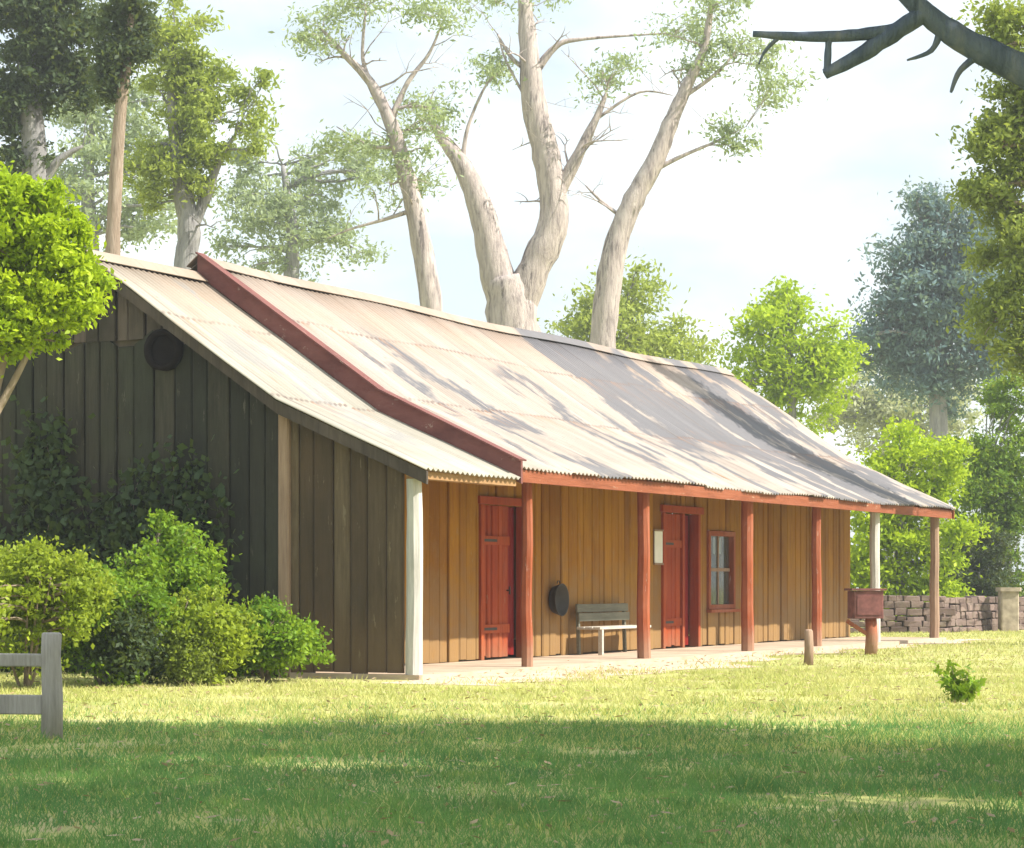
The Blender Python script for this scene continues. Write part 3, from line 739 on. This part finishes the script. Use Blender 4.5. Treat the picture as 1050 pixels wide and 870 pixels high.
# creeper on the gable wall
rs = np.random.RandomState(5); rnd = random.Random(5)
cr_ = empty('wall_creeper', HW(-.10, 5.2, 0), ANG, label='dark green creeper climbing the shaded gable wall', cat='creeper')
b_ = MB(); L = []
for i in range(20):
    y = rnd.uniform(-2.2, 1.7); z = 0; pts = [(0, y, 0)]
    H = rnd.uniform(1.5, 3.5) * (1 - .15 * abs(y))
    while z < H:
        z += .25; y += rnd.uniform(-.12, .12); pts.append((-.01 + rnd.uniform(-.02, .01), y, z))
        k = 46; L.append(np.array(pts[-1]) + rs.normal(size=(k, 3)) * np.array((.05, .24, .20)) + np.array((-.07, 0, 0)))
    b_.tube(pts, [.018 * (1 - .8 * j / len(pts)) for j in range(len(pts))], 6)
b_.build('stem', M['tanbark'], cr_)
L = np.concatenate(L); L[:, 0] = np.minimum(L[:, 0], -.02); L[:, 2] = np.maximum(L[:, 2], .03)
quads('foliage', leaf_quads(rs, L, .12, .09, .3), M['creeper'], cr_)

# ---------------------------------------------------------------- trees
TG = 'trees behind the homestead'
y = 26.5
tree('lime_tree', 'lime green young tree whose sunlit crown covers the left end of the roof', 'tree', (PX(-35, y), y, 0),
     [(pl([(-35, 715), (-30, 560), (-15, 440), (10, 340), (30, 260)], y), [.10, .085, .07, .05, .02]),
      (pl([(-18, 450), (20, 380), (50, 320)], y), [.05, .035, .015])],
     [pb(20, 255, 45, 50, y, 70), pb(52, 225, 30, 32, y, 36), pb(65, 285, 34, 38, y, 50), pb(25, 325, 40, 32, y, 50), pb(-30, 290, 50, 70, y, 60), pb(5, 205, 30, 26, y, 26), pb(78, 300, 20, 30, y, 26), pb(15, 345, 22, 20, y, 20), pb(-25, 350, 40, 30, y, 30), pb(-5, 230, 40, 40, y, 46)],
     M['lime'], M['tanbark'], 41, (.12, .06), .085, nl=30, droop=.3, twigs=8, sat=9, dens=.8)
y = 56
tree('dark_pine', 'tall dark green tree at the top left corner with grey trunk', 'tree', (PX(30, y), y, 0),
     [(pl([(32, 630), (34, 300), (36, 170), (28, 60), (25, -60)], y), [.42, .36, .30, .22, .08]), (pl([(36, 200), (60, 165), (85, 150)], y), [.13, .09, .03])],
     [pb(30, 60, 45, 40, y, 90), pb(70, 75, 22, 35, y, 40), pb(0, 110, 28, 30, y, 40), pb(60, 20, 40, 40, y, 70), pb(10, -10, 50, 40, y, 80), pb(15, 165, 22, 20, y, 16)],
     M['darkleaf'], M['greybark'], 42, (.26, .10), .26, group=TG, dens=.8, sat=6)
y = 50
tree('slender_tree', 'slender tan trunked tree with a dark tuft high above the gable', 'tree', (PX(116, y), y, 0),
     [(pl([(114, 630), (115, 300), (118, 200), (124, 110), (132, 40), (136, -40)], y), [.20, .16, .14, .12, .10, .04])],
     [pb(118, 55, 20, 22, y, 40), pb(112, 85, 12, 20, y, 22), pb(125, 15, 26, 24, y, 40)],
     M['darkleaf'], M['tanbark'], 43, (.2, .09), .2, group=TG)
y = 66
tree('airy_gum', 'yellow green airy tree just left of the roof ridge with forked grey trunk', 'tree', (PX(192, y), y, 0),
     [(pl([(190, 630), (190, 300), (194, 240), (188, 200), (180, 150), (176, 90), (178, 40)], y), [.42, .34, .30, .26, .18, .12, .05]),
      (pl([(193, 240), (210, 205), (225, 165), (240, 140)], y), [.2, .15, .1, .04])],
     [pb(175, 70, 30, 30, y, 44), pb(190, 120, 28, 34, y, 46), pb(160, 165, 30, 24, y, 32), pb(210, 160, 28, 22, y, 32), pb(185, 195, 32, 18, y, 26), pb(222, 90, 24, 40, y, 26), pb(180, 30, 34, 26, y, 34), pb(262, 130, 20, 40, y, 18)],
     M['yellowleaf'], M['greybark'], 44, (.26, .10), .26, group=TG, dens=.72, sat=6, dead=8)
y = 110
tree('hazy_tree', 'pale blue green tree far behind the gable peak', 'tree', (PX(95, y), y, 0),
     [(pl([(95, 630), (95, 300), (90, 200), (95, 120)], y), [.5, .4, .3, .1])],
     [pb(60, 180, 50, 40, y, 44), pb(130, 150, 50, 50, y, 50), pb(95, 225, 60, 30, y, 40), pb(90, 110, 50, 34, y, 36), pb(150, 220, 40, 26, y, 24)],
     M['gumleaf'], M['greybark'], 45, (.42, .18), .55, group=TG, dens=.8)
y = 118
tree('hazy_tree', 'pale green tree far behind the near roof ridge', 'tree', (PX(300, y), y, 0),
     [(pl([(300, 630), (298, 320), (300, 240), (290, 170)], y), [.5, .4, .3, .1])],
     [pb(270, 215, 45, 40, y, 44), pb(330, 200, 44, 40, y, 40), pb(300, 250, 60, 26, y, 36), pb(250, 170, 30, 34, y, 24), pb(370, 165, 34, 20, y, 20)],
     M['gumleaf'], M['greybark'], 46, (.42, .18), .55, group=TG, dens=.8)
# the big gums
y = 74
tree('left_gum', 'pale smooth barked gum leaning left above the middle of the ridge', 'tree', (PX(452, y), y, 0),
     [(pl([(452, 640), (448, 420), (443, 320), (432, 250), (418, 185), (402, 130), (380, 85), (352, 55), (330, 30)], y), [.42, .36, .33, .30, .26, .21, .15, .09, .04]),
      (pl([(400, 125), (418, 85), (440, 55), (455, 20)], y), [.11, .08, .05, .02]), (pl([(384, 92), (372, 60), (375, 10)], y), [.09, .06, .03]),
      (pl([(425, 215), (395, 225), (360, 235), (335, 245)], y), [.08, .055, .035, .012]), (pl([(408, 150), (380, 150), (345, 130)], y), [.07, .045, .015])],
     [pb(330, 30, 30, 22, y, 14), pb(375, 0, 30, 22, y, 16), pb(455, 10, 26, 20, y, 10), pb(400, 190, 40, 22, y, 14), pb(360, 155, 26, 16, y, 10), pb(440, 130, 26, 20, y, 8)],
     M['gumleaf'], M['gumbark'], 47, (.28, .10), .42, group=TG, dens=.5, dead=16, twigs=14)
y = 80
tree('great_gum', 'great pale gum forking in a wide V above the middle of the roof', 'tree', (PX(530, y), y, 0),
     [(pl([(530, 650), (528, 430), (525, 330), (518, 285)], y), [1.0, .92, .86, .66]),
      (pl([(520, 320), (507, 270), (493, 215), (474, 170), (455, 145), (440, 120)], y), [.60, .52, .42, .30, .17, .07]),
      (pl([(528, 325), (548, 275), (568, 225), (560, 160), (548, 110), (543, 60), (538, 0)], y), [.60, .54, .50, .46, .40, .34, .22]),
      (pl([(566, 210), (590, 165), (612, 120), (622, 95)], y), [.26, .20, .12, .05]),
      (pl([(545, 80), (570, 48), (600, 40), (690, 34)], y), [.15, .10, .06, .02]), (pl([(545, 75), (525, 60), (510, 35)], y), [.10, .07, .03]),
      (pl([(552, 125), (520, 65), (512, 40)], y), [.05, .04, .02]),
      (pl([(474, 170), (480, 130), (500, 85), (520, 70)], y), [.09, .06, .04, .015]), (pl([(612, 122), (655, 95), (690, 98)], y), [.06, .04, .015])],
     [pb(445, 110, 30, 22, y, 10), pb(620, 80, 34, 20, y, 10), pb(535, -15, 50, 22, y, 18), pb(690, 30, 30, 16, y, 8), pb(500, 70, 28, 16, y, 8)],
     M['gumleaf'], M['gumbark'], 48, (.28, .10), .45, group=TG, dens=.5, dead=24, twigs=14)
y = 76
tree('right_gum', 'pale gum leaning right beside the great forked one', 'tree', (PX(612, y), y, 0),
     [(pl([(610, 650), (614, 420), (622, 310), (632, 250), (650, 205), (672, 165), (690, 120), (706, 85), (722, 50), (730, 0)], y), [.50, .44, .40, .37, .33, .29, .24, .18, .12, .07]),
      (pl([(664, 178), (700, 160), (735, 145), (765, 130)], y), [.09, .06, .04, .012]), (pl([(700, 100), (735, 75), (765, 40)], y), [.08, .055, .02]), (pl([(640, 225), (615, 205), (600, 190)], y), [.07, .05, .02])],
     [pb(735, 10, 34, 20, y, 14), pb(770, 60, 28, 24, y, 12), pb(810, 85, 26, 26, y, 10), pb(715, 70, 16, 20, y, 8), pb(760, 140, 20, 10, y, 6)],
     M['gumleaf'], M['gumbark'], 49, (.28, .10), .42, group=TG, dens=.5, dead=16, twigs=14)
# behind the roof to the right
def bushy(name, label, blobs, px, y, lm, seed, ls, cl, bk='greybark', r=.25, g=TG, **k):
    b0 = blobs[0]
    tree(name, label, 'tree', (PX(px, y), y, 0), [(pl([(px, 598 + EYE * FPX / y + 2), (px + 3, (598 + EYE * FPX / y + b0[1]) / 2), (b0[0], b0[1])], y), [r, r * .8, r * .4])],
         [pb(*b, y, n, dy=dy) for *b, n, dy in [(q[0], q[1], q[2], q[3], q[4], q[5] if len(q) > 5 else 0) for q in blobs]], lm, M[bk], seed, ls, cl, group=g, **k)
bushy('round_tree', 'pale yellow green tree behind the ridge right of the gums', [(640, 330, 55, 36, 46), (600, 330, 36, 28, 24), (690, 360, 44, 30, 34), (650, 300, 40, 20, 20)], 650, 92, M['yellowleaf'], 51, (.34, .15), .5)
bushy('round_tree', 'bright lime tree rising behind the far end of the ridge', [(810, 360, 46, 44, 60), (775, 375, 34, 26, 30), (835, 400, 34, 34, 40), (800, 325, 24, 22, 22), (850, 360, 20, 26, 14)], 810, 84, M['lime'], 52, (.30, .14), .42)
bushy('hazy_tree', 'tall blue green tree standing far off at the right', [(955, 290, 56, 46, 90), (925, 310, 46, 40, 70), (985, 330, 60, 46, 120), (1010, 290, 44, 54, 90), (930, 355, 50, 28, 60), (955, 392, 50, 26, 60), (1030, 350, 40, 40, 60), (940, 260, 34, 24, 36), (975, 240, 34, 34, 36), (960, 205, 20, 14, 8), (905, 345, 30, 26, 24), (1000, 265, 34, 40, 40)], 960, 105, M['blueleaf'], 53, (.38, .16), .5, r=.5)
bushy('hazy_tree', 'pale khaki tree in the distance over the verandah end', [(905, 420, 50, 34, 50), (960, 420, 44, 36, 44), (870, 410, 30, 26, 20), (930, 470, 60, 30, 40)], 910, 130, M['paleleaf'], 54, (.46, .2), .6, r=.4)
bushy('green_bush', 'lime bush beyond the far roof corner and under the open verandah', [(925, 480, 42, 34, 60), (900, 545, 34, 40, 54), (940, 560, 40, 44, 64), (890, 590, 30, 26, 30), (945, 600, 40, 22, 40), (960, 500, 20, 26, 20), (915, 622, 40, 18, 34), (965, 622, 30, 16, 24)], 920, 62.5, M['lime'], 55, (.22, .11), .28, r=.14)
# right edge
y = 47
tree('tall_edge_tree', 'tall olive green tree filling the right edge of the scene', 'tree', (PX(1078, y), y, 0),
     [(pl([(1078, 670), (1072, 480), (1066, 300), (1070, 120), (1080, -20)], y), [.30, .26, .2, .14, .05])],
     [pb(1035, 150, 26, 40, y, 34), pb(1050, 90, 24, 30, y, 26), pb(1025, 205, 30, 26, y, 30), pb(1050, 250, 40, 40, y, 50), pb(1020, 320, 30, 30, y, 30), pb(1060, 350, 40, 40, y, 44), pb(1045, 30, 34, 30, y, 30), pb(1090, 180, 50, 100, y, 90), pb(1000, 195, 18, 10, y, 6), pb(1012, 140, 14, 10, y, 7)],
     M['oliveleaf'], M['tanbark'], 56, (.2, .09), .24, group=TG)
bushy('green_bush', 'dense green bush at the right edge behind the low wall', [(1015, 480, 40, 40, 100), (1045, 440, 40, 48, 100), (1002, 540, 36, 50, 110), (1045, 540, 46, 64, 150), (985, 580, 26, 30, 36), (1005, 605, 34, 24, 40), (1050, 605, 40, 24, 44), (1030, 410, 28, 22, 24)], 1030, 66, M['midleaf'], 57, (.17, .09), .2, r=.12)
bushy('green_bush', 'dark green bush low behind the wall near the far post', [(1000, 575, 28, 30, 44), (975, 590, 16, 20, 20), (1020, 560, 24, 34, 34), (985, 608, 30, 20, 34), (1020, 608, 26, 20, 30)], 1005, 64.5, M['darkleaf'], 58, (.15, .08), .17, r=.07)
# weeds on the lawn
yw = 24.5; rs = np.random.RandomState(9)
we = empty('weed_clump', (PX(985, yw), yw, 0), 0, label='dark green leafy weed clump on the sunny lawn at right', cat='weed')
b_ = MB(); rnd = random.Random(31); Lw = []
for i in range(16):
    a = rnd.uniform(0, 6.28); q = rnd.uniform(.08, .30); hh = rnd.uniform(.12, .40)
    p = [(0.2 * q * math.cos(a), .2 * q * math.sin(a), 0), (.6 * q * math.cos(a), .6 * q * math.sin(a), hh * .6), (q * math.cos(a), q * math.sin(a), hh)]
    b_.tube(p, [.006, .005, .002], 5)
    for f in np.linspace(.2, 1, 9):
        c0 = np.array(p[0]) * (1 - f) ** 2 + 2 * np.array(p[1]) * f * (1 - f) + np.array(p[2]) * f * f
        Lw.append(c0 + rs.normal(size=(4, 3)) * .03)
b_.build('stem', M['tanbark'], we)
L = np.concatenate(Lw); L[:, 2] = np.maximum(L[:, 2], .015)
quads('foliage', leaf_quads(rs, L, .10, .035), M['rose'], we)

# the near shade tree, its trunk just out of frame at right: its boughs hang into the top right corner and shade the near lawn
y = 14
limbs = [([(5.6, 14.4, 0), (5.4, 14.4, 1.6), (5.1, 14.4, 3.3), (5.3, 14.0, 5.2), (6.0, 13.2, 7.5)], [.34, .28, .25, .2, .07]),
         (pl([(1440, 195), (1290, 150), (1130, 105), (1050, 72), (985, 40), (940, 5), (880, -60), (800, -140)], y), [.15, .13, .115, .095, .07, .06, .05, .02]),
         (pl([(950, 12), (915, 35), (880, 58), (846, 76)], y), [.055, .05, .045, .03]),
         (pl([(922, 30), (880, 36), (830, 38), (772, 35)], y), [.035, .035, .03, .018]), (pl([(848, 75), (849, 55), (850, 40)], y), [.022, .02, .018]), (pl([(800, 37), (785, 52), (778, 66)], y), [.014, .010, .005]), (pl([(1010, 52), (985, 72), (975, 95)], y), [.03, .018, .008]), (pl([(965, 30), (955, 52), (930, 62)], y), [.025, .016, .006]),
         ([(5.2, 14.2, 4.6), (3.6, 12.6, 6.0), (2.0, 11.6, 7.0)], [.13, .09, .03]), ([(5.4, 13.9, 5.4), (7.0, 15.0, 6.8), (8.4, 15.2, 7.8)], [.13, .09, .03]), ([(5.5, 13.8, 5.8), (4.6, 15.8, 7.4), (4.0, 16.6, 8.2)], [.11, .08, .03])]
bl = []
rnd = random.Random(77)
for i in range(150):
    gx, gy = rnd.uniform(-5.2, 5.4), rnd.choice((rnd.uniform(9.4, 12.5), rnd.uniform(10.2, 20.0), rnd.uniform(10.2, 20.0)))       # spread so that the crown's shade covers the near lawn
    cz = rnd.uniform(5.2, 9.6)
    hmin = 1.19 + 640 / 2500 * (gy - .264 * cz) * 1.02
    cz = max(cz, hmin + 1.0)
    cx, cy = gx + .93 * cz, gy - .264 * cz
    if (1.6 < gx < 3.6 and 11.6 < gy < 13.6) or (gx > 3.2 and gy > 17.5): continue
    bl.append(((cx, cy, cz), (rnd.uniform(.9, 1.5), rnd.uniform(.9, 1.4), rnd.uniform(.45, .7)), 26))
tree('shade_tree', 'near tree whose dark blue grey boughs hang into the top right corner', 'tree', (5.6, 14.4, 0), limbs, bl, M['midleaf'], M['darkbark'], 61, (.17, .09), .28, twigs=2, sat=0)

# ---------------------------------------------------------------- grass
def grass(name, m, regions, seed):
    rs = np.random.RandomState(seed); Ps = []
    for (y0, y1, n, h, wd) in regions:
        yy = np.sqrt(rs.uniform(y0 ** 2, y1 ** 2, n)); xx = rs.uniform(-1, 1, n) * (yy * .235 + .6)
        # clumping
        keep = (np.sin(xx * 2.3 + np.sin(yy * 1.7) * 1.3) + np.sin(yy * 3.1 + xx * 1.1) + rs.normal(size=n) * 1.2) > -1.2
        d = np.stack([xx - ORG.x, yy - ORG.y], 1)
        s = d[:, 0] * D.x + d[:, 1] * D.y; t_ = -d[:, 0] * D.y + d[:, 1] * D.x
        on_path = (s > -1.3) & (s < 24) & (t_ > -(.95 + .3 * np.sin(s * 1.63)) - .2 * (s < 7))
        bare = np.sin(xx * 1.3 + 2 * np.sin(yy * .9)) + np.sin(yy * 1.9 + 1.5 * np.sin(xx * .8)) > (1.35 if y0 > 16 else 1.75)
        keep &= ~bare | (rs.uniform(size=n) < .18)
        worn = (s > -2) & (s < 10) & (t_ > -2.6 + .7 * np.sin(s * 1.9) + .4 * np.sin(s * 4.1)) & (t_ < .2)
        keep &= ~worn | (rs.uniform(size=n) < .42)
        keep &= ~((s > -.2) & (s < 23) & (t_ > -.2)) & (~on_path | (rs.uniform(size=n) < .10))
        xx, yy = xx[keep], yy[keep]; k = len(xx)
        tuft = np.clip(np.sin(xx * 5.1 + np.sin(yy * 2.9) * 2) * np.sin(yy * 4.3 + np.sin(xx * 3.7) * 2), 0, 1) ** 2
        hh = h * rs.uniform(.4, 1.4, k) * (.7 + 1.1 * tuft); ang = rs.uniform(0, 6.28, k); lean = rs.normal(size=(k, 2)) * hh[:, None] * .55
        dx, dy = np.cos(ang) * wd / 2, np.sin(ang) * wd / 2
        b0 = np.stack([xx - dx, yy - dy, np.zeros(k)], 1); b1 = np.stack([xx + dx, yy + dy, np.zeros(k)], 1)
        tx, ty = xx + lean[:, 0], yy + lean[:, 1]
        t1 = np.stack([tx + dx * .2, ty + dy * .2, hh], 1); t0 = np.stack([tx - dx * .2, ty - dy * .2, hh], 1)
        Ps.append(np.stack([b0, b1, t1, t0], 1))
    quads(name, np.concatenate(Ps), m, kind='stuff')
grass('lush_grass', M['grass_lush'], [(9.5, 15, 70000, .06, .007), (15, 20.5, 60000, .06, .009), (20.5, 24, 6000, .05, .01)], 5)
grass('dry_grass', M['grass_dry'], [(11, 18, 9000, .05, .008), (17, 22, 30000, .05, .010), (22, 34, 110000, .05, .013), (34, 60, 70000, .055, .022)], 6)

def litter():
    rs = np.random.RandomState(15); n = 5200
    yy = np.sqrt(rs.uniform(10.5 ** 2, 42 ** 2, n)); xx = rs.uniform(-1, 1, n) * (yy * .235 + .6)
    C = np.stack([xx, yy, rs.uniform(.015, .06, n)], 1)
    q = leaf_quads(rs, C, .085, .03); q[:, :, 2] = C[:, None, 2] + (q[:, :, 2] - C[:, None, 2]) * .3
    quads('leaf_litter', q, M['litter'], kind='stuff')
M['litter'] = leaf('fallen_leaf', (.30, .20, .10), (.46, .36, .22), .1, 3, (.14, .09, .05))
litter()

# ---------------------------------------------------------------- air
m, t, o = mat('haze_air')
pv = N(t, 'VolumePrincipled'); pv.inputs['Density'].default_value = .0009; pv.inputs['Color'].default_value = (.93, .97, 1, 1); pv.inputs['Anisotropy'].default_value = .2
t.links.new(pv.outputs[0], o.inputs['Volume'])
b_ = MB(); b_.box(-405, 405, -205, 405, -1, 34); b_.build('haze', m, None, kind='stuff')
